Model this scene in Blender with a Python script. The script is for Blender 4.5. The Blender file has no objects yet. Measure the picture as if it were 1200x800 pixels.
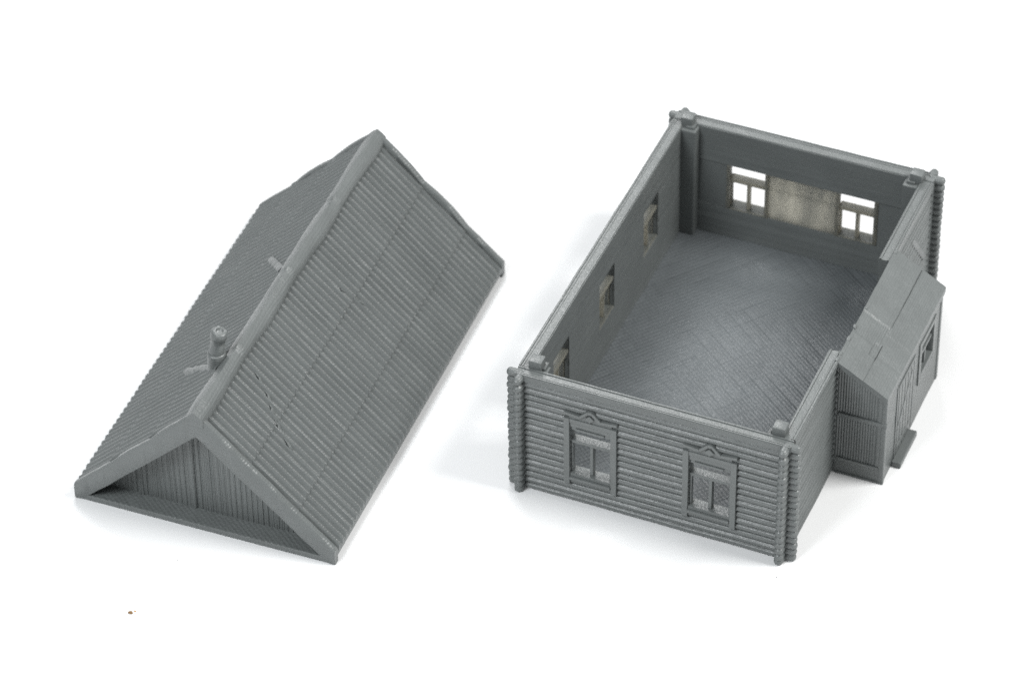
import bpy, bmesh, math, random
from mathutils import Vector, Matrix, noise
random.seed(7)
S = 0.01                      # the script thinks in centimetres, the scene is in metres
sc = bpy.context.scene
col = sc.collection
PI = math.pi

# ------------------------------------------------------------------ materials
def nd(nt, kind, **kw):
    n = nt.nodes.new(kind)
    for k, v in kw.items(): setattr(n, k, v)
    return n
def math_node(nt, op, a, b=None, c=None):
    n = nd(nt, 'ShaderNodeMath', operation=op)
    for i, v in enumerate((a, b, c)):
        if v is None: continue
        if isinstance(v, (int, float)): n.inputs[i].default_value = v
        else: nt.links.new(v, n.inputs[i])
    return n.outputs[0]

def plastic(name, base=(.110, .1195, .118), rough=.38, layer=.04, layer_dir='z', layer_amt=.5,
            grain=.35, translucent=0., tcol=(.74, .725, .665), weave=0., spec=.5, mottling=.10, smudge=False):
    """printed grey plastic: deposited lines as bump, grain that glints, slight mottling"""
    m = bpy.data.materials.new(name); m.use_nodes = True
    nt = m.node_tree; L = nt.links; nt.nodes.clear()
    out = nd(nt, 'ShaderNodeOutputMaterial'); b = nd(nt, 'ShaderNodeBsdfPrincipled')
    tc = nd(nt, 'ShaderNodeTexCoord')
    mp = nd(nt, 'ShaderNodeMapping'); mp.inputs['Scale'].default_value = (100, 100, 100)
    L.new(tc.outputs['Object'], mp.inputs[0]); P = mp.outputs[0]
    sx = nd(nt, 'ShaderNodeSeparateXYZ'); L.new(P, sx.inputs[0])
    n1 = nd(nt, 'ShaderNodeTexNoise'); n1.inputs['Scale'].default_value = 1.3; n1.inputs['Detail'].default_value = 5
    L.new(P, n1.inputs['Vector'])
    # stretched noise: streaks along the deposited lines
    mp2 = nd(nt, 'ShaderNodeMapping'); L.new(P, mp2.inputs[0])
    mp2.inputs['Scale'].default_value = {'z': (1.2, 1.2, 34), 'd': (1.5, 22, 1.5), 'v': (30, 30, 1.2)}[layer_dir]
    if layer_dir == 'd': mp2.inputs['Rotation'].default_value = (0, 0, math.radians(42))
    n2 = nd(nt, 'ShaderNodeTexNoise'); n2.inputs['Scale'].default_value = 1.0; n2.inputs['Detail'].default_value = 3
    L.new(mp2.outputs[0], n2.inputs['Vector'])
    n3 = nd(nt, 'ShaderNodeTexNoise'); n3.inputs['Scale'].default_value = 20; n3.inputs['Detail'].default_value = 2
    L.new(P, n3.inputs['Vector'])
    # colour
    f = math_node(nt, 'MULTIPLY_ADD', n1.outputs[0], 1.2, math_node(nt, 'MULTIPLY', n2.outputs[0], .6))
    f = math_node(nt, 'SUBTRACT', f, .4)
    mix = nd(nt, 'ShaderNodeMix', data_type='RGBA'); L.new(f, mix.inputs[0])
    mix.inputs[6].default_value = tuple(c*(1-mottling*1.3) for c in base)+(1,)
    mix.inputs[7].default_value = tuple(c*(1+mottling) for c in base)+(1,)
    L.new(mix.outputs[2], b.inputs['Base Color'])
    r = math_node(nt, 'MULTIPLY_ADD', n3.outputs[0], .35, rough-.17)
    L.new(r, b.inputs['Roughness'])
    b.inputs['Specular IOR Level'].default_value = spec
    # height
    if layer_dir == 'z':
        ph = math_node(nt, 'MULTIPLY', sx.outputs[2], 2*PI/layer)
        lay = math_node(nt, 'ABSOLUTE', math_node(nt, 'SINE', math_node(nt, 'MULTIPLY', ph, .5)))
    elif layer_dir == 'd':
        def diag(sx_, sy_, per, gate):
            q = math_node(nt, 'ADD', math_node(nt, 'MULTIPLY', sx.outputs[0], sx_), math_node(nt, 'MULTIPLY', sx.outputs[1], sy_))
            s = math_node(nt, 'SINE', math_node(nt, 'MULTIPLY', q, 2*PI/per))
            g = nd(nt, 'ShaderNodeTexNoise'); g.inputs['Scale'].default_value = gate; g.inputs['Detail'].default_value = 3
            gm = nd(nt, 'ShaderNodeMapping'); gm.inputs['Rotation'].default_value = (0, 0, math.atan2(sy_, sx_)); gm.inputs['Scale'].default_value = (3, .5, 1)
            L.new(P, gm.inputs[0]); L.new(gm.outputs[0], g.inputs['Vector'])
            return math_node(nt, 'MULTIPLY', s, g.outputs[0])
        def groove(sx_, sy_, per, gate, lo):
            # thin scored lines, present only where the gate noise is high
            q = math_node(nt, 'ADD', math_node(nt, 'MULTIPLY', sx.outputs[0], sx_), math_node(nt, 'MULTIPLY', sx.outputs[1], sy_))
            s_ = math_node(nt, 'POWER', math_node(nt, 'ABSOLUTE', math_node(nt, 'SINE', math_node(nt, 'MULTIPLY', q, PI/per))), 7.)
            g = nd(nt, 'ShaderNodeTexNoise'); g.inputs['Scale'].default_value = gate; g.inputs['Detail'].default_value = 4
            L.new(P, g.inputs['Vector'])
            m_ = nd(nt, 'ShaderNodeMapRange'); m_.inputs['From Min'].default_value = lo; m_.inputs['From Max'].default_value = lo+.12
            L.new(g.outputs[0], m_.inputs[0])
            return math_node(nt, 'MULTIPLY', s_, m_.outputs[0])
        lay = math_node(nt, 'MULTIPLY', math_node(nt, 'ADD', diag(.62, .785, .085, 1.1), diag(-.785, .62, .10, .9)), .75)
        lay = math_node(nt, 'SUBTRACT', lay, math_node(nt, 'MULTIPLY', groove(.62, .785, .34, 1.2, .47), 1.5))
        lay = math_node(nt, 'SUBTRACT', lay, math_node(nt, 'MULTIPLY', groove(-.785, .62, .42, 1.5, .46), 1.3))
    else:
        q = math_node(nt, 'ADD', sx.outputs[0], sx.outputs[1])
        lay = math_node(nt, 'SINE', math_node(nt, 'MULTIPLY', q, 2*PI/layer))
    h = math_node(nt, 'MULTIPLY', lay, layer_amt)
    h = math_node(nt, 'ADD', h, math_node(nt, 'MULTIPLY', n2.outputs[0], layer_amt*1.2))
    h = math_node(nt, 'ADD', h, math_node(nt, 'MULTIPLY', n3.outputs[0], grain))
    bp = nd(nt, 'ShaderNodeBump'); bp.inputs['Strength'].default_value = 1.; bp.inputs['Distance'].default_value = .00013
    L.new(h, bp.inputs['Height']); L.new(bp.outputs[0], b.inputs['Normal'])
    if translucent > 0:
        t = nd(nt, 'ShaderNodeBsdfTranslucent'); t.inputs['Color'].default_value = tcol+(1,)
        ms = nd(nt, 'ShaderNodeMixShader')
        if smudge:
            n4 = nd(nt, 'ShaderNodeTexNoise'); n4.inputs['Scale'].default_value = 1.1; n4.inputs['Detail'].default_value = 4; n4.inputs['Distortion'].default_value = 1.
            mp4 = nd(nt, 'ShaderNodeMapping'); mp4.inputs['Rotation'].default_value = (0, math.radians(35), 0); mp4.inputs['Scale'].default_value = (2.2, 1, .8)
            L.new(P, mp4.inputs[0]); L.new(mp4.outputs[0], n4.inputs['Vector'])
            L.new(math_node(nt, 'MULTIPLY_ADD', n4.outputs[0], translucent*1.3, translucent*.35), ms.inputs[0])
        else: ms.inputs[0].default_value = translucent
        L.new(b.outputs[0], ms.inputs[1]); L.new(t.outputs[0], ms.inputs[2]); L.new(ms.outputs[0], out.inputs[0])
    else: L.new(b.outputs[0], out.inputs[0])
    return m

M = {}
M['wall'] = plastic('printed_plastic_wall', layer=.05, layer_amt=.35, grain=.36)
M['roof'] = plastic('printed_plastic_roof', layer=.045, layer_amt=.09, grain=.55, rough=.42)
M['trim'] = plastic('printed_plastic_trim', layer=.05, layer_amt=.22, grain=.6, rough=.38)
M['floor'] = plastic('printed_plastic_floor', base=(.096, .106, .111), layer_dir='d', layer_amt=.5, grain=1.1, rough=.42, spec=.4, mottling=.12)
M['plate'] = plastic('printed_plastic_plate', layer_dir='d', layer_amt=.35, grain=.9, rough=.36, spec=.6)
M['thin'] = plastic('printed_plastic_thin', translucent=.5, tcol=(.74, .71, .62), layer_amt=.2, grain=.6)
M['glow'] = plastic('printed_plastic_thin_panel', layer_amt=.3, grain=.3, translucent=.60, smudge=True)

def paper_mat():
    m = bpy.data.materials.new('white_paper'); m.use_nodes = True
    nt = m.node_tree; b = nt.nodes['Principled BSDF']
    tc = nd(nt, 'ShaderNodeTexCoord'); n = nd(nt, 'ShaderNodeTexNoise'); n.inputs['Scale'].default_value = 9; n.inputs['Detail'].default_value = 4
    nt.links.new(tc.outputs['Object'], n.inputs['Vector'])
    mix = nd(nt, 'ShaderNodeMix', data_type='RGBA'); nt.links.new(n.outputs[0], mix.inputs[0])
    mix.inputs[6].default_value = (.690, .698, .698, 1); mix.inputs[7].default_value = (.705, .706, .710, 1)
    nt.links.new(mix.outputs[2], b.inputs['Base Color'])
    b.inputs['Roughness'].default_value = .75; b.inputs['Specular IOR Level'].default_value = .2
    return m
M['paper'] = paper_mat()
def flat(name, c, r=.7):
    m = bpy.data.materials.new(name); m.use_nodes = True
    nt = m.node_tree; b = nt.nodes['Principled BSDF']; b.inputs['Roughness'].default_value = r
    n = nd(nt, 'ShaderNodeTexNoise'); n.inputs['Scale'].default_value = 2500
    tc = nd(nt, 'ShaderNodeTexCoord'); nt.links.new(tc.outputs['Object'], n.inputs['Vector'])
    mix = nd(nt, 'ShaderNodeMix', data_type='RGBA'); nt.links.new(n.outputs[0], mix.inputs[0])
    mix.inputs[6].default_value = tuple(x*.5 for x in c)+(1,); mix.inputs[7].default_value = tuple(c)+(1,)
    nt.links.new(mix.outputs[2], b.inputs['Base Color'])
    return m

# ------------------------------------------------------------------ builders
def bx_frame(bm, o, ux, uy, uz):
    v = [bm.verts.new(o+ux*i+uy*j+uz*k) for k in (0, 1) for j in (0, 1) for i in (0, 1)]
    for q in ((0, 2, 3, 1), (4, 5, 7, 6), (0, 1, 5, 4), (2, 6, 7, 3), (0, 4, 6, 2), (1, 3, 7, 5)):
        bm.faces.new([v[i] for i in q])
def box(bm, x0, x1, y0, y1, z0, z1):
    bx_frame(bm, Vector((x0, y0, z0)), Vector((x1-x0, 0, 0)), Vector((0, y1-y0, 0)), Vector((0, 0, z1-z0)))
def prism(bm, pts, ext):
    """closed polygon pts (Vectors) extruded along ext"""
    a = [bm.verts.new(p) for p in pts]; b = [bm.verts.new(p+ext) for p in pts]
    n = len(pts)
    bm.faces.new(a[::-1]); bm.faces.new(b)
    for i in range(n): bm.faces.new((a[i], a[(i+1) % n], b[(i+1) % n], b[i]))
def tube(bm, p0, p1, rs, seg=14, wob=0.):
    """rs: list of (t, radius) along p0->p1, capped"""
    d = (p1-p0); ax = d.normalized(); a = ax.orthogonal().normalized(); b = ax.cross(a)
    rings = []
    for t, r in rs:
        c = p0+d*t
        rings.append([bm.verts.new(c+(a*math.cos(2*PI*i/seg)+b*math.sin(2*PI*i/seg))*r*(1+wob*random.uniform(-1, 1))) for i in range(seg)])
    for q in range(len(rings)-1):
        for i in range(seg):
            bm.faces.new((rings[q][i], rings[q][(i+1) % seg], rings[q+1][(i+1) % seg], rings[q+1][i]))
    bm.faces.new(rings[0][::-1]); bm.faces.new(rings[-1])
def obj(name, bm, mat, parent=None, bevel=0., smooth=None, jitter=0.):
    bmesh.ops.recalc_face_normals(bm, faces=bm.faces)
    if bevel:
        bmesh.ops.bevel(bm, geom=[e for e in bm.edges if len(e.link_faces) == 2 and e.calc_face_angle(0) > .5],
                        offset=bevel, segments=2, affect='EDGES', profile=.6)
    if jitter:
        for v in bm.verts:
            v.co += noise.noise_vector(v.co*3.1)*jitter+noise.noise_vector(v.co*11.)*jitter*.4
    bmesh.ops.recalc_face_normals(bm, faces=bm.faces)
    for v in bm.verts: v.co *= S
    me = bpy.data.meshes.new(name); bm.to_mesh(me); bm.free()
    if smooth is not None:
        for p in me.polygons: p.use_smooth = True
        me.set_sharp_from_angle(angle=math.radians(smooth))
    me.materials.append(mat)
    o = bpy.data.objects.new(name, me); col.objects.link(o)
    if parent: o.parent = parent
    return o
def thing(name, label, cat, loc, rz=0):
    o = bpy.data.objects.new(name, None); o.empty_display_size = .01; col.objects.link(o)
    o.location = Vector(loc)*S; o.rotation_euler = (0, 0, rz); o['label'] = label; o['category'] = cat; o['kind'] = 'thing'
    return o
def nb(): return bmesh.new()

# ------------------------------------------------------------------ camera (solved from the photograph)
cd = bpy.data.cameras.new('camera'); cam = bpy.data.objects.new('camera', cd); col.objects.link(cam); sc.camera = cam
cam.location = Vector((23.920391, -55.046914, 57.168601))*S
cam.rotation_euler = (0.846122, 0.012669, 0.399389)
cd.sensor_width = 36; cd.lens = 4618.14/1200*36
cd.clip_start = .05; cd.clip_end = 50
cd.dof.use_dof = True; cd.dof.focus_distance = .80; cd.dof.aperture_fstop = 26

# ------------------------------------------------------------------ setting
bm = nb()
box(bm, -350, 350, -350, 350, -.5, 0)
pp = obj('tabletop', bm, M['paper']); pp['kind'] = 'structure'

# ================================================================== COTTAGE BODY
W, LEN, H = 6.0, 9.37, 3.167
house = thing('model_cottage', 'open roofless grey log cottage shell with a lean-to annex on its right side', 'model house', (0, 0, 0))
NLOG, TOPB = 18, .17
PITCH = (H-TOPB)/NLOG
def log_profile(z):
    if z > H-TOPB+1e-6:
        t = (z-(H-TOPB))/TOPB
        return .02 if t > .12 else -.035
    t = (z % PITCH)/PITCH
    return -.085+.095*math.sqrt(max(0, math.sin(PI*min(max(t, 0.), 1.))))
def wall(name, O, U, N, length, thick, holes, mat, parent, z0=0., z1=H, logs=True, seed=0, profile=None, sstep=.25):
    """wall from O along U, N is the outward normal, outer face at O, holes = (s0,s1,z0,z1)"""
    ss = {0., length}; zs = {z0, z1}
    k = 0.
    while k < length: ss.add(round(k, 4)); k += sstep
    if logs:
        for i in range(NLOG):
            for t in (0, .1, .28, .5, .72, .9): zs.add(round(PITCH*(i+t), 4))
        zs |= {round(H-TOPB, 4), round(H-TOPB*.86, 4), H-.02}
    else:
        k = z0
        while k < z1: zs.add(round(k, 4)); k += .5
    for h in holes: ss |= {h[0], h[1]}; zs |= {h[2], h[3]}
    ss = sorted(s for s in ss if 0 <= s <= length); zs = sorted(z for z in zs if z0 <= z <= z1)
    def uniq(a):
        o = [a[0]]
        for x in a[1:]:
            if x-o[-1] > .004: o.append(x)
        return o
    hs = {h[0] for h in holes} | {h[1] for h in holes}; hz = {h[2] for h in holes} | {h[3] for h in holes}
    def snap(a, keep):
        o = uniq(a)
        for q in keep:
            if 0 <= q:
                j = min(range(len(o)), key=lambda i: abs(o[i]-q)); 
                if abs(o[j]-q) < .005: o[j] = q
        return o
    ss = snap(ss, hs); zs = snap(zs, hz)
    zax = Vector((0, 0, 1))
    def solid(i, j):
        if i < 0 or j < 0 or i >= len(ss)-1 or j >= len(zs)-1: return False
        sm, zm = (ss[i]+ss[i+1])/2, (zs[j]+zs[j+1])/2
        return not any(h[0] < sm < h[1] and h[2] < zm < h[3] for h in holes)
    bm = nb()
    ov, iv = {}, {}
    def ovt(i, j):
        if (i, j) not in ov:
            s, z = ss[i], zs[j]
            pr = (log_profile(z) if logs else (profile(s, z) if profile else 0.))
            pr += .010*noise.noise(Vector((s*.9, z*4+seed*7, seed)))
            ov[i, j] = bm.verts.new(O+U*s+N*pr+zax*z)
        return ov[i, j]
    def ivt(i, j):
        if (i, j) not in iv:
            s, z = ss[i], zs[j]
            iv[i, j] = bm.verts.new(O+U*s-N*(thick+.008*noise.noise(Vector((s*.7, z*1.5, 3+seed)))+.005*noise.noise(Vector((seed, z*7., 1.)))) +zax*z)
        return iv[i, j]
    rv = {}
    def rimv(ij, t, q):
        k = (ij[0], q)
        if k not in rv:
            c = ovt(*ij).co.lerp(ivt(*ij).co, t)
            up = (.0, .022, .022, .0, .0, .014, .014, 0., 0., .024, .024, .0)[q]
            rv[k] = bm.verts.new(c+zax*(up+.006*noise.noise(c*9)))
        return rv[k]
    for i in range(len(ss)-1):
        for j in range(len(zs)-1):
            if not solid(i, j): continue
            bm.faces.new((ovt(i, j), ovt(i+1, j), ovt(i+1, j+1), ovt(i, j+1)))
            bm.faces.new((ivt(i, j), ivt(i, j+1), ivt(i+1, j+1), ivt(i+1, j)))
            for di, dj, a, b in ((-1, 0, (i, j), (i, j+1)), (1, 0, (i+1, j+1), (i+1, j)), (0, -1, (i+1, j), (i, j)), (0, 1, (i, j+1), (i+1, j+1))):
                if not solid(i+di, j+dj):
                    if dj == 1 and j == len(zs)-2:      # top of the wall: printed perimeter lines
                        RT = (.05, .07, .16, .18, .24, .26, .35, .37, .80, .82, .93, .95)
                        ca = [ovt(*a)]+[rimv(a, b_, q) for q, b_ in enumerate(RT)]+[ivt(*a)]
                        cb = [ovt(*b)]+[rimv(b, b_, q) for q, b_ in enumerate(RT)]+[ivt(*b)]
                        for q in range(len(ca)-1): bm.faces.new((ca[q], cb[q], cb[q+1], ca[q+1]))
                        continue
                    bm.faces.new((ovt(*a), ovt(*b), ivt(*b), ivt(*a)))
    return obj(name, bm, mat, parent, smooth=38)
X, Y, Z = Vector((1, 0, 0)), Vector((0, 1, 0)), Vector((0, 0, 1))
TF, TS, TB = .25, .27, .33
FW = [(1.24, 2.13), (3.86, 4.75)]                # front windows
FZ = (.80, 2.14)
wall('front_wall', Vector((0, 0, 0)), X, -Y, W, TF, [(a, b, *FZ) for a, b in FW], M['wall'], house, seed=1)
LW = [(1.42, 2.30), (3.99, 4.86), (6.58, 7.44)]  # left windows
LZ = (1.15, 2.40)
e = .003
wall('left_wall', Vector((0, TF+e, 0)), Y, -X, LEN-TF-TB-2*e, TS, [(a-TF-e, b-TF-e, *LZ) for a, b in LW], M['wall'], house, seed=2)
BW = [(1.34, 2.20), (3.90, 4.74)]                # back windows
BZ = (1.02, 2.25)
PX0, PX1 = .45, 5.52                             # thin span of the back wall
wall('back_wall', Vector((0, LEN, 0)), X, Y, W, TB, [(PX0, PX1, *BZ)], M['wall'], house, seed=3)
RO = (3.12, 6.22)                                # the right wall is open towards the annex
wall('right_wall', Vector((W, TF+e, 0)), Y, X, LEN-TF-TB-2*e, TS, [(RO[0]-TF, RO[1]-TF, .2, H+.1)], M['wall'], house, seed=4)
# thin span of the back wall: two strips of panel with the windows between, light comes through it
def back_panel():
    bm = nb()
    xs = [PX0, BW[0][0]-.03, BW[0][1]+.03, BW[1][0]-.03, BW[1][1]+.03, PX1]
    y0, y1 = LEN-TB+.03, LEN-TB+.09
    for a, b in ((2, 3),):
        box(bm, xs[a], xs[b], y0, y1, BZ[0], BZ[0]+.82)
        box(bm, xs[a], xs[b], y0+.012, y1+.012, BZ[0]+.825, BZ[1])
    return obj('thin_panel', bm, M['glow'], house)
for a_, b_ in ((PX0, BW[0][0]-.03), (BW[1][1]+.03, PX1)):
    bm = nb(); box(bm, a_, b_, LEN-TB+.03, LEN-.05, BZ[0], BZ[1]); obj('wall_panel', bm, M['wall'], house)
bpn = back_panel(); bpn['label'] = 'thin beige panel with daylight showing through'

# floor
bm = nb(); box(bm, TS*.5, W-.1, TF*.5, LEN-.1, .02, .20)
obj('floor', bm, M['floor'], house)

# corner log ends
def log_ends(bm, cx, cy, sx, sy):
    """logs of both walls cross at the corner and stick out along x (sx) and y (sy)"""
    r = PITCH*.56
    for i in range(NLOG+1):
        z = PITCH*(i+.5)
        if i == NLOG: z = H-.07
        j = random.uniform(-.012, .012)
        tube(bm, Vector((cx-sx*.12, cy-sy*.10, z)), Vector((cx+sx*(.20+j), cy-sy*.10, z)), [(0, r), (.80, r), (.93, r*.82), (1, r*.4)], 12, .03)
    for i in range(NLOG+1):
        z = PITCH*i+.04 if i == 0 else PITCH*i
        if i == NLOG: z = H-.12
        j = random.uniform(-.012, .012)
        tube(bm, Vector((cx-sx*.11, cy-sy*.12, z+.04)), Vector((cx-sx*.11, cy+sy*(.20+j), z+.04)), [(0, r*1.08), (.70, r*1.12), (.88, r*.95), (1, r*.5)], 12, .03)
for cx, cy, sx, sy in ((0, 0, -1, -1), (W, 0, 1, -1), (0, LEN, -1, 1), (W, LEN, 1, 1)):
    bm = nb(); log_ends(bm, cx, cy, sx, sy)
    obj('corner_log_ends', bm, M['wall'], house, smooth=50)

# inner corner pillars with pegs
for cx, cy, sx, sy in ((TS, TF, 1, 1), (W-TS, TF, -1, 1), (TS, LEN-TB, 1, -1), (W-TS, LEN-TB, -1, -1)):
    bm = nb()
    a, b = sorted((cx-sx*.03, cx+sx*.34)); c, d = sorted((cy-sy*.03, cy+sy*.25))
    box(bm, a, b, c, d, .19, H-.035)
    pl = obj('corner_pillar', bm, M['trim'], house, bevel=.03)
    bm = nb()
    px, py = cx+sx*.08, cy+sy*.06+.06
    box(bm, px-.14, px+.14, py-.135, py+.135, H-.06, H+.22)
    obj('peg', bm, M['trim'], pl, bevel=.035, smooth=50, jitter=.012)
    bm = nb(); a, b = sorted((px, px+sx*.2)); c, d = sorted((py-sy*.05, py+sy*.17))
    box(bm, a, b, c, d, H-.04, H+.035); obj('peg_foot', bm, M['trim'], pl, bevel=.02, jitter=.01)

# ---- windows.  local frame: s along the wall, n outward, z up
def window(O, U, N, s0, s1, z0, z1, thick, casing=True, drop=.26, rail_z=None, railh=.08, wide=.12, mat=None, depth=None, set_back=.03, pediment=True, proud=.055, sill_out=.03):
    mat = mat or M['trim']
    def bxw(bm, a0, a1, n0, n1, c0, c1):
        bx_frame(bm, O+U*a0+N*n0+Z*c0, U*(a1-a0), N*(n1-n0), Z*(c1-c0))
    bm = nb()
    if casing:
        bxw(bm, s0-wide-.02, s0-.01, -.06, proud, z0-drop, z1+.23)
        bxw(bm, s1+.01, s1+wide+.02, -.06, proud, z0-drop, z1+.23)
        bxw(bm, s0-.012, s1+.012, -.06, proud-.01, z1+.12, z1+.225); bxw(bm, s0-.012, s1+.012, -.06, proud-.035, z1-.01, z1+.118)
        bxw(bm, s0-.012, s1+.012, -.06, proud-.025, z0-.12, z0+.035)
    else:
        bxw(bm, s0-.06, s0+.02, -thick-.012, -thick+.1, z0, z1)
        bxw(bm, s1-.02, s1+.06, -thick-.012, -thick+.1, z0, z1)
    w = obj('window', bm, mat, house, bevel=.012, jitter=.008)
    # sash bars
    rz = rail_z or (z0+(z1-z0)*.66)
    d = depth or thick*.8
    bm = nb()
    bxw(bm, s0+.001, s1-.001, -set_back-d, -set_back, rz, rz+railh)
    mid = (s0+s1)/2
    bxw(bm, mid-.035, mid+.035, -set_back-d*.8, -set_back-.012, z0+.002, rz-.001)
    bxw(bm, s0+.001, s0+.04, -set_back-.12, -set_back-.01, z0+.002, rz-.001)
    bxw(bm, s1-.04, s1-.001, -set_back-.12, -set_back-.01, z0+.002, rz-.001)
    obj('sash_bars', bm, M['trim'] if pediment and casing else M['thin'], w, bevel=.01, jitter=.006)
    bm = nb()
    bxw(bm, s0-.012 if not casing else s0+.004, s1+.012 if not casing else s1-.004, -thick+.01, -.05 if casing else 0, z0-.03, z0+.03)
    if casing: bxw(bm, s0-.01, s1+.01, -.03, proud+sill_out, z0-.115, z0-.045)
    obj('sill', bm, mat, w, bevel=.012, jitter=.008)
    if casing and pediment:
        bm = nb()
        a, b = s0-.13, s1+.13; zt = z1+.19
        bxw(bm, a+.1, b-.1, -.05, .02, zt, zt+.16)                  # frieze behind the crown
        # crown moulding, a bent bar with a small gable in the middle
        zt += .12
        pts = [(a+.0, zt+.10), (mid-.24, zt+.06), (mid-.05, zt+.25), (mid+.05, zt+.25), (mid+.24, zt+.06), (b+.02, zt+.10)]
        th = .07
        lo = [(a+.0, zt+.10-th), (mid-.22, zt+.06-th), (mid-.035, zt+.25-th*1.15), (mid+.035, zt+.25-th*1.15), (mid+.22, zt+.06-th), (b+.02, zt+.10-th)]
        for k in range(5):
            q = [lo[k], lo[k+1], pts[k+1], pts[k]]
            prism(bm, [O+U*s+Z*z-N*.05 for s, z in q], N*.115)
        cz = zt+.06                                                   # lozenge under the gable
        prism(bm, [O+U*s+Z*z+N*.0 for s, z in ((mid-.10, cz), (mid, cz-.09), (mid+.10, cz), (mid, cz+.09))], N*.08)
        prism(bm, [O+U*s+Z*z-N*.05 for s, z in ((mid-.20, zt-.02), (mid+.20, zt-.02), (mid, zt+.19))], N*.075)
        obj('crown_moulding', bm, mat, w, bevel=.008, jitter=.006)
        bm = nb()
        bxw(bm, s0+.12, s1-.14, -.03, .045, z1-.075, z1-.02)           # little rail across the head
        bxw(bm, s0+.01, s1-.01, -.07, -.01, z1-.11, z1+.0)
        obj('head_rail', bm, mat, w, bevel=.01, jitter=.004)
    return w
OF = Vector((0, 0, 0))
for a, b in FW: window(OF, X, -Y, a, b, *FZ, TF, rail_z=1.645)
for a, b in LW: window(OF, Y, -X, a, b, *LZ, TS, rail_z=1.93, pediment=False, mat=M['thin'])
for a, b in BW: window(Vector((0, LEN, 0)), X, Y, a, b, *BZ, TB, casing=False, rail_z=1.78, railh=.10, mat=M['thin'], set_back=.10, depth=.2)
# inner frames of the left windows, flush seen from inside
# repair boards nailed on the right wall behind the annex
bm = nb()
def wall_strip(bm, pts, w, n0, n1):
    for (y0, z0), (y1, z1) in zip(pts, pts[1:]):
        d = Vector((0, y1-y0, z1-z0)); u = d.normalized(); s = Vector((0, -u.z, u.y))
        p = Vector((W+n0, y0, z0))
        bx_frame(bm, p-s*w/2, d, s*w, Vector((n1-n0, 0, 0)))
wall_strip(bm, [(7.80, 2.50), (8.75, 1.30)], .13, -.08, .012)
obj('diagonal_board', bm, M['trim'], house, bevel=.02, jitter=.02)

# ---- annex
AX, AY0, AY1 = 7.09, 2.936, 6.545
AH0, AH1 = H+.0, 2.47            # wall heights at the house side and at the eave
bm = nb()
def annex_end(bm, y, ny, ribs=True):
    """gable end wall with narrow vertical boards as grooves"""
    n = 100; t = .12
    x0, x1 = W-.02, AX
    pts = []
    for i in range(n+1):
        x = x0+(x1-x0)*i/n
        ztop = AH0+(AH1-AH0)*(x-W)/(AX-W)-.06
        g = .008*math.cos(i*2*PI/5.2)+.007*noise.noise(Vector((x*9, y, 0))) if (ribs and x < AX-.17) else .02
        pts.append((x, g, ztop))
    zl = [.0, .42, .44, 1.60, 1.61]
    rows = []
    for x, g, zt in pts:
        rows.append([(x, .03 if False else .018, 0.), (x, .018, .43), (x, g, .45), (x, g, zt)])
    vo = [[bm.verts.new((x, y+ny*gg, z)) for x, gg, z in r] for r in rows]
    vi = [[bm.verts.new((x, y-ny*t, z)) for x, gg, z in r] for r in rows]
    for i in range(n):
        for k in range(3):
            bm.faces.new((vo[i][k], vo[i+1][k], vo[i+1][k+1], vo[i][k+1]))
            bm.faces.new((vi[i][k], vi[i][k+1], vi[i+1][k+1], vi[i+1][k]))
        bm.faces.new((vo[i][3], vo[i+1][3], vi[i+1][3], vi[i][3]))
        bm.faces.new((vo[i][0], vi[i][0], vi[i+1][0], vo[i+1][0]))
    for i in (0, n):
        for k in range(3): bm.faces.new((vo[i][k], vo[i][k+1], vi[i][k+1], vi[i][k]))
annex_end(bm, AY0, -1)
annex = obj('annex_wall', bm, M['wall'], house, smooth=40)
bm = nb(); annex_end(bm, AY1, 1); obj('annex_wall', bm, M['wall'], annex, smooth=40)
annex['label'] = 'lean-to annex with fine vertical boarding'
AWIN = (5.22, 5.98, 1.22, 1.98)
wall('annex_side_wall', Vector((AX, AY0+.122, 0)), Y, X, AY1-AY0-.244, .12,
     [(AWIN[0]-AY0-.122, AWIN[1]-AY0-.122, AWIN[2], AWIN[3])], M['wall'], annex, z1=AH1-.07, logs=False, seed=6)
bm = nb()
box(bm, W+.06, AX+.035, AY0-.045, AY0+.02, 1.60, 1.71)
box(bm, W+.06, AX+.03, AY0-.04, AY0+.02, .0, .05)
box(bm, W+.06, AX-.1, AY0-.038, AY0+.02, .38, .45)
obj('belt_board', bm, M['trim'], annex, bevel=.02, jitter=.006)
bm = nb(); box(bm, AX-.10, AX+.022, AY0-.028, AY0+.1, 0, AH1-.06)
obj('corner_post', bm, M['trim'], annex, bevel=.03, jitter=.006)
bm = nb(); box(bm, AX-.05, AX+.022, AY1-.1, AY1+.025, 0, AH1-.06)
obj('corner_post', bm, M['trim'], annex, bevel=.03, jitter=.006)
bm = nb(); box(bm, W-.1, AX-.1, AY0+.1, AY1-.1, .021, .19); obj('annex_floor', bm, M['floor'], annex)
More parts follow.
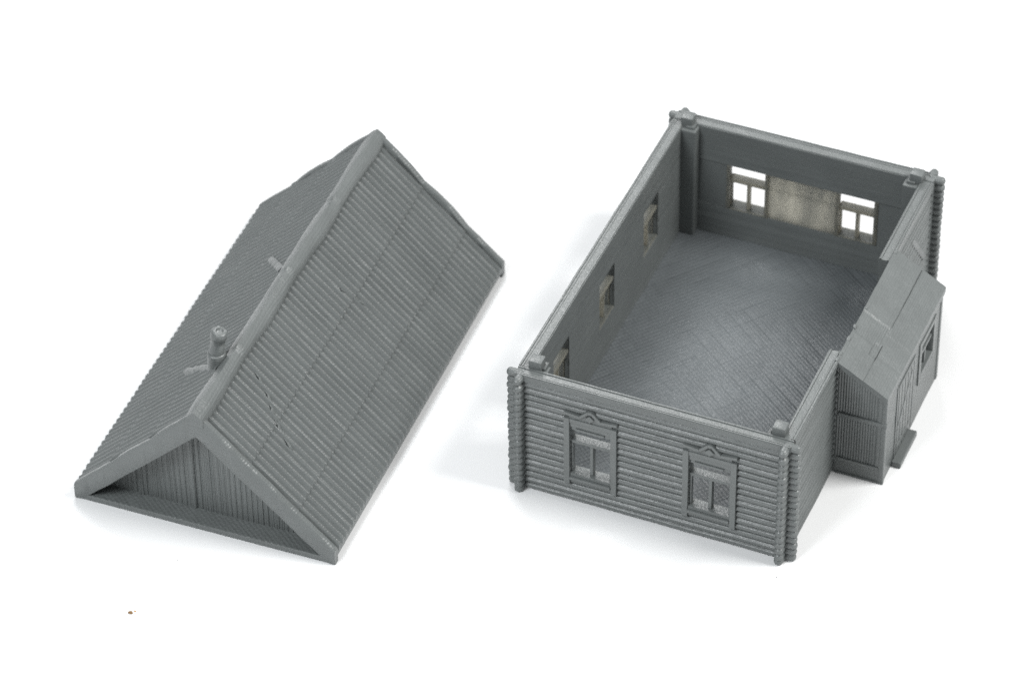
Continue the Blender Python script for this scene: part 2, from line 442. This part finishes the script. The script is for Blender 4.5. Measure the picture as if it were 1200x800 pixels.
# annex roof, felt sheets as slightly raised patches
bm = nb()
rx0, rx1, ry0, ry1 = 5.975, AX+.045, 2.80, 6.63
rz0, rz1 = H+.02, 2.50
def rz_(x): return rz0+(rz1-rz0)*(x-rx0)/(rx1-rx0)
nx, ny_ = 56, 60
def felt(x, y):
    u = (x-rx0)/(rx1-rx0); h = 0
    if u < .52:
        h = .010 if (y > 4.55) else (-.006 if y > 3.85 else .012)
        if u > .40 and 3.55 < y < 3.95: h = -.02
    else:
        h = .004 if (y > 4.35) else .0
        if y < 3.6: h = .01
    if abs(u-.53) < .006: h = -.03 if (y > 5.3 or 3.5 < y < 4.0) else (-.012 if y > 4.6 else .0)
    h += (.011 if (u < .52 and 3.85 < y < 4.55) else .004)*math.sin(u*26*2*PI)*(.6+.6*noise.noise(Vector((x*2, y*.6, 5))))
    return h+.012*noise.noise(Vector((x*2, y*1.2, 1)))
nx, ny_ = 130, 120
top = [[bm.verts.new((rx0+(rx1-rx0)*i/nx, ry0+(ry1-ry0)*j/ny_, rz_(rx0+(rx1-rx0)*i/nx)+felt(rx0+(rx1-rx0)*i/nx, ry0+(ry1-ry0)*j/ny_))) for j in range(ny_+1)] for i in range(nx+1)]
for i in range(nx):
    for j in range(ny_): bm.faces.new((top[i][j], top[i+1][j], top[i+1][j+1], top[i][j+1]))
ring = [top[i][0] for i in range(nx+1)]+[top[nx][j] for j in range(1, ny_+1)]+[top[i][ny_] for i in range(nx-1, -1, -1)]+[top[0][j] for j in range(ny_-1, 0, -1)]
low = [bm.verts.new((v.co.x, v.co.y, rz_(v.co.x)-.13)) for v in ring]
for i in range(len(ring)):
    k = (i+1) % len(ring); bm.faces.new((ring[i], low[i], low[k], ring[k]))
bm.faces.new(low)
obj('annex_roof', bm, M['roof'], annex, smooth=35, jitter=.008)
# lumps on the torn upper edge of the annex roof
bm = nb()
for y, r in ((3.05, .035), (3.55, .045), (3.95, .04), (4.6, .02), (2.86, .04), (6.55, .035)):
    box(bm, rx0-.018, rx0+.05, y-r, y+r*2, H-.02, H+.035)
obj('ragged_edge', bm, M['trim'], annex, bevel=.02, jitter=.02)
# door in the long side of the annex
bm = nb()
box(bm, AX-.02, AX+.022, 3.62, 3.70, .12, 2.12); box(bm, AX-.02, AX+.022, 4.70, 4.78, .12, 2.12); box(bm, AX-.02, AX+.03, 3.703, 4.697, 2.05, 2.12)
df = obj('door_frame', bm, M['trim'], annex, bevel=.012, jitter=.004)
bm = nb()
box(bm, AX-.03, AX+.012, 3.71, 4.69, .14, 2.04)
for k in range(5): box(bm, AX-.02, AX+.022, 3.74+k*.19, 3.90+k*.19, .16, 2.02)
obj('door', bm, M['trim'], annex, bevel=.008, jitter=.004)
bm = nb()
def side_strip(bm, x0, x1, p, q, w):
    d = Vector((0, q[0]-p[0], q[1]-p[1])); u = d.normalized(); s = Vector((0, -u.z, u.y))
    bx_frame(bm, Vector((x0, p[0], p[1]))-s*w/2, d, s*w, Vector((x1-x0, 0, 0)))
side_strip(bm, AX+.01, AX+.034, (3.78, .95), (4.60, 1.85), .09)
box(bm, AX+.01, AX+.032, 3.75, 4.66, .30, .40)
obj('door_brace', bm, M['trim'], annex, bevel=.01)
bm = nb(); box(bm, AX+.0, AX+.21, 3.50, 4.62, .0, .14)
obj('doorstep', bm, M['trim'], annex, bevel=.025, jitter=.01)
# annex window
bm = nb()
y0, y1, z0, z1 = AWIN
for a, b, c, d in ((y0-.17, y0-.02, z0-.22, z1+.16), (y1+.02, y1+.17, z0-.22, z1+.16), (y0-.023, y1+.023, z1+.01, z1+.14), (y0-.023, y1+.023, z0-.16, z0-.01)):
    box(bm, AX-.05, AX+.03, a, b, c, d)
aw = obj('annex_window', bm, M['trim'], annex, bevel=.012, jitter=.006)
# window bars belong to the window frame mesh: kept as one frame
bm = nb(); box(bm, AX-.09, AX-.01, y0, y1, z0+.42, z0+.50); box(bm, AX-.09, AX-.02, (y0+y1)/2-.035, (y0+y1)/2+.035, z0, z0+.418)
obj('annex_window_bars', bm, M['trim'], annex, bevel=.01)

# ================================================================== ROOF
RX, RY, RA = -8.436349, -3.826498, 0.037695
RW, RL, RH, RE = 5.911, 9.833, 3.269, .326
roof = thing('detached_roof_model', 'detached grey corrugated gable roof with a stove pipe, standing on the white table', 'model roof', (RX, RY, 0), RA)
HW = RW/2; K = (RH-RE)/HW
PER = RL/53.
TIERS = (0., 1.115, 2.105, HW+.001)
def tier_off(u):
    for a, b in zip(TIERS, TIERS[1:]):
        if u < b: return (u-a)/(b-a), (a, b)
    return 1., (TIERS[-2], TIERS[-1])
def sag(y): return .022*math.sin(y*1.35+.4)+.012*math.sin(y*3.1)
def slope_z(u): return RH-.13-K*u
def corr(y, ph=0.):
    c = .5-.5*math.cos(2*PI*(y/PER+ph))
    return .9*c**2.2+.1*abs(math.sin(PI*(y/PER+ph)))
def roof_slope(side):
    """side +1 = right (x grows from the ridge), -1 = left"""
    bm = nb()
    us = []
    for a, b in zip(TIERS, TIERS[1:]):
        for f in (0, .03, .15, .3, .45, .6, .75, .88, .97, .995, 1.):
            us.append((a+(b-a)*f, f, a))
    ys = []
    NP = 53; SUB = 10
    y0, y1 = .10, RL-.10
    cnt = NP*SUB
    for j in range(cnt+1): ys.append(y0+(y1-y0)*j/cnt)
    rows = []
    for u, f, a in us:
        r = []
        for y in ys:
            yy = y+.012*noise.noise(Vector((u*1.2, y*2, side*3.)))
            c = corr(yy) if side > 0 else abs(math.sin(PI*yy/PER))**.75
            h = (.135 if side > 0 else .19)*c*(.93+.14*noise.noise(Vector((y*1.3, u*.8, 9+side))))
            h += (.010 if side > 0 else -.03)+(.035 if side > 0 else .055)*f + .008*noise.noise(Vector((u*2, y*1.1, 4*side)))
            # sheets end a little unevenly
            uu = u
            if f >= .995 and u < HW-.01:
                uu = u+.022*noise.noise(Vector((round(y/1.1), a, side)))+.012*math.sin(2*PI*y/PER)
            if f == 0. and u > 0: uu = u+.002
            z = slope_z(uu)+h*1.0
            if u > HW-.01: z -= .0
            r.append(bm.verts.new((HW+side*uu, y, z)))
        rows.append(r)
    for i in range(len(rows)-1):
        for j in range(cnt): bm.faces.new((rows[i][j], rows[i+1][j], rows[i+1][j+1], rows[i][j+1]))
    lastr = rows[-1]
    b1 = [bm.verts.new((v.co.x, v.co.y, max(.16, slope_z(abs(v.co.x-HW))-.07))) for v in lastr]
    b0 = [bm.verts.new((HW+side*.02, y, RH-.35)) for y in (ys[0], ys[-1])]
    for j in range(cnt): bm.faces.new((lastr[j], b1[j], b1[j+1], lastr[j+1]))
    bm.faces.new([b0[0], b0[1]]+b1[::-1])
    bm.faces.new([r[0] for r in rows]+[b1[0], b0[0]])
    bm.faces.new([r[-1] for r in rows]+[b1[-1], b0[1]])
    bm.faces.new([b0[0], b0[1]]+rows[0][::-1])
    return obj('roof_slope', bm, M['roof'], roof, smooth=42)
for s, lab in ((1, 'right roof slope with a cracked sheet'), (-1, 'left roof slope with the stove pipe')):
    o = roof_slope(s); o['label'] = lab
# verge boards (four): follow the bumps of the overlapping sheets
def verge(side, back):
    bm = nb()
    y0, y1 = (0., .16) if not back else (RL-.16, RL)
    n = 48; prof = []
    for k in range(n+1):
        u = (HW-.0)*k/n
        f, (a, b) = tier_off(u)
        wav = .060*math.sin(PI*f)**.8*(1.25 if back else .55) if a < 2.1 else .040*math.sin(PI*f*.5)
        wav += .015*noise.noise(Vector((u*2., side*4., 7. if back else 2.)))
        zt = RH+.0-K*u+wav+.03
        zb = RH-.62-(K*.955)*u+wav*.3
        prof.append((HW+side*u, zt, max(zb, .16 if u < HW-.35 else .0)))
    q = []
    for x, zt, zb in prof:
        q.append([bm.verts.new(p) for p in ((x, y0+.035, zt), (x, y1-.035, zt), (x, y1, zt-.04), (x, y1, zb), (x, y0+.01, zb), (x, y0, zb+.02), (x, y0, zt-.05))])
    m = 7
    for i in range(n):
        for k in range(m): bm.faces.new((q[i][k], q[i+1][k], q[i+1][(k+1) % m], q[i][(k+1) % m]))
    bm.faces.new(q[0]); bm.faces.new(q[-1])
    return obj('verge_board', bm, M['trim'], roof, smooth=45, jitter=.008)
for s in (-1, 1):
    for bk in (False, True): verge(s, bk)
# ridge cap, four lengths end to end
def ridge_cap():
    bm = nb(); n = 120; secs = []
    cuts = [0, 2.15, 4.75, 7.3, RL]
    for j in range(n+1):
        y = -.015+(RL+.03)*j/n
        f = next((y-a)/(b-a) for a, b in zip(cuts, cuts[1:]) if y <= b+.02)
        up = .05+.03*(1-f)+sag(y)
        hw = .195+.02*math.sin(y*2.2)+.012*noise.noise(Vector((y*2, 1, 1)))
        ring = []
        for k in range(9):
            t = -1+k/4
            x = HW+t*hw
            z = RH+up-K*abs(t)*hw-.03*(1-min(1, abs(t)*2.2))**1
            ring.append((x, y, z))
        ring += [(HW+hw, y, RH-K*hw-.10), (HW-hw, y, RH-K*hw-.10)]
        secs.append([bm.verts.new(p) for p in ring])
    m = len(secs[0])
    for i in range(n):
        for k in range(m): bm.faces.new((secs[i][k], secs[i+1][k], secs[i+1][(k+1) % m], secs[i][(k+1) % m]))
    bm.faces.new(secs[0]); bm.faces.new(secs[-1])
    return obj('ridge_cap', bm, M['trim'], roof, smooth=50, jitter=.006)
ridge_cap()
# base plate (ceiling of the roof piece) and the boarded gable ends
bm = nb(); box(bm, .10, RW-.10, .012, RL-.012, .0, .15)
obj('base_plate', bm, M['plate'], roof, bevel=.02)
def gable(y, ny):
    bm = nb(); n = 300; x0, x1 = .25, RW-.25; rows = []
    def g(x):
        h = .022*(abs(math.sin(x*PI/.115))**.7)
        k = int(x/.46); h += .02*noise.noise(Vector((k*3.7, 1, 2)))
        if abs(x-2.55) < .07 or abs(x-1.35) < .06: h += .035
        return h
    for i in range(n+1):
        x = x0+(x1-x0)*i/n
        zt = RH-.3-K*abs(x-HW); zt = max(zt, .17)
        rows.append([bm.verts.new((x, y+ny*g(x), .12)), bm.verts.new((x, y+ny*g(x), zt)), bm.verts.new((x, y-ny*.12, zt)), bm.verts.new((x, y-ny*.12, .12))])
    for i in range(n):
        for k in range(4): bm.faces.new((rows[i][k], rows[i+1][k], rows[i+1][(k+1) % 4], rows[i][(k+1) % 4]))
    bm.faces.new(rows[0]); bm.faces.new(rows[-1])
    return obj('gable_wall', bm, M['gable'], roof, smooth=40)
M['gable'] = plastic('printed_plastic_gable', layer_dir='v', layer=.06, layer_amt=.5, grain=.4)
gable(.47, -1); gable(RL-.47, 1)
# stove pipe
cx, cy = 2.58, 1.93
zb = slope_z(HW-cx)
bm = nb(); tube(bm, Vector((cx, cy, zb-.25)), Vector((cx+.02, cy, zb+.50)), [(0, .19), (.35, .19), (.8, .20), (.97, .195), (1, .17)], 18, .03)
ch = obj('chimney', bm, M['trim'], roof, smooth=50)
bm = nb(); tube(bm, Vector((cx+.02, cy, zb+.45)), Vector((cx+.13, cy+.01, zb+1.10)), [(0, .155), (.2, .16), (.22, .148), (.45, .158), (.47, .150), (.7, .16), (.72, .178), (.95, .172), (1, .145), (1.001, .085), (.95, .06)], 18, .035)
obj('chimney_pipe', bm, M['trim'], ch, smooth=50)
# loose strips lying on the sheets
def strip(side, pts, w, h, name='patch_strip', jit=.012):
    bm = nb()
    def P(x, y, up):
        u = abs(x-HW); f, _ = tier_off(u)
        return Vector((x, y, slope_z(u)+(.055 if side > 0 else .13)+.035*f+up))
    for (xa, ya), (xb, yb) in zip(pts, pts[1:]):
        n = max(2, int(abs(xb-xa)/.07)+int(abs(yb-ya)/.12))
        a2 = Vector((xb-xa, yb-ya)).normalized(); sd = Vector((-a2.y, a2.x))*w/2
        prev = None
        for k in range(n+1):
            t = k/n; x = xa+(xb-xa)*t+random.uniform(-jit, jit); y = ya+(yb-ya)*t+random.uniform(-jit, jit)
            hh = h*random.uniform(.75, 1.15)
            r = [bm.verts.new(P(x+sx_*sd.x, y+sx_*sd.y, up)) for sx_, up in ((-1.3, -.10), (-.8, hh*.7), (0, hh), (.8, hh*.7), (1.3, -.10))]
            if prev:
                for q in range(5): bm.faces.new((prev[q], r[q], r[(q+1) % 5], prev[(q+1) % 5]))
            else: bm.faces.new(r)
            prev = r
        bm.faces.new(prev)
    return obj(name, bm, M['trim'], roof, smooth=50)
strip(-1, [(1.50, 2.58), (2.72, 1.74)], .15, .06)
strip(-1, [(2.00, 6.00), (2.70, 5.05)], .15, .04)
strip(1, [(3.36, 2.14), (3.72, 1.93), (4.02, 1.55), (4.49, 1.27)], .085, .012, jit=.025)
strip(1, [(3.55, 5.72), (3.85, 5.62), (4.05, 5.68), (4.32, 5.86)], .07, .0, jit=.02)

# ================================================================== crumbs of dirt on the paper
def crumb(x, y, r, label, mat, el=1.6):
    bm = nb(); bmesh.ops.create_icosphere(bm, subdivisions=2, radius=r)
    for v in bm.verts:
        v.co.x *= el; v.co.z *= .6; v.co += noise.noise_vector(v.co*40)*r*.4
    zmin = min(v.co.z for v in bm.verts)
    for v in bm.verts: v.co.z -= zmin
    o = obj('crumb', bm, mat); o.location = Vector((x, y, 0))*S; o['label'] = label; o['category'] = 'crumb'
    return o
crumb(-5.812, -6.422, .035, 'brown crumb of dirt lying on the white paper, largest of the crumbs', flat('brown_crumb', (.22, .12, .04)))
crumb(-5.75, -6.34, .018, 'tiny orange crumb touching the brown crumb on the paper', flat('orange_crumb', (.6, .33, .12)))
crumb(-5.61, -4.691, .010, 'tiny grey speck on the paper in front of the roof', flat('grey_speck', (.15, .15, .15)), 1.)
crumb(5.993, -.503, .009, 'tiny grey filament speck in front of the near log corner', flat('grey_filament', (.15, .16, .16)), 2.2)

# ================================================================== light
w = bpy.data.worlds.new('World'); sc.world = w; w.use_nodes = True
bg = w.node_tree.nodes['Background']; bg.inputs[0].default_value = (.97, .985, 1., 1); bg.inputs[1].default_value = .38
def area(name, loc, target, size, power, c=(1, 1, 1)):
    d = bpy.data.lights.new(name, 'AREA'); d.shape = 'SQUARE'; d.size = size*S; d.energy = power; d.color = c
    o = bpy.data.objects.new(name, d); col.objects.link(o); o.location = Vector(loc)*S
    o.rotation_euler = (Vector(target)-Vector(loc)).to_track_quat('-Z', 'Y').to_euler()
    return o
area('softbox_right', (58, 16, 78), (3, 3, 0), 34, 11.2, (1, .995, .98))
area('softbox_front_left', (-24, -58, 72), (0, 3, 0), 36, 7.4, (.95, .98, 1))
area('softbox_back', (-34, 56, 70), (0, 3, 0), 36, 4.6, (1, 1, 1))

sc.render.engine = 'CYCLES'
sc.view_settings.view_transform = 'Standard'; sc.view_settings.look = 'None'
sc.view_settings.exposure = 0; sc.view_settings.gamma = 1
sc.cycles.use_denoising = False
sc.cycles.max_bounces = 8
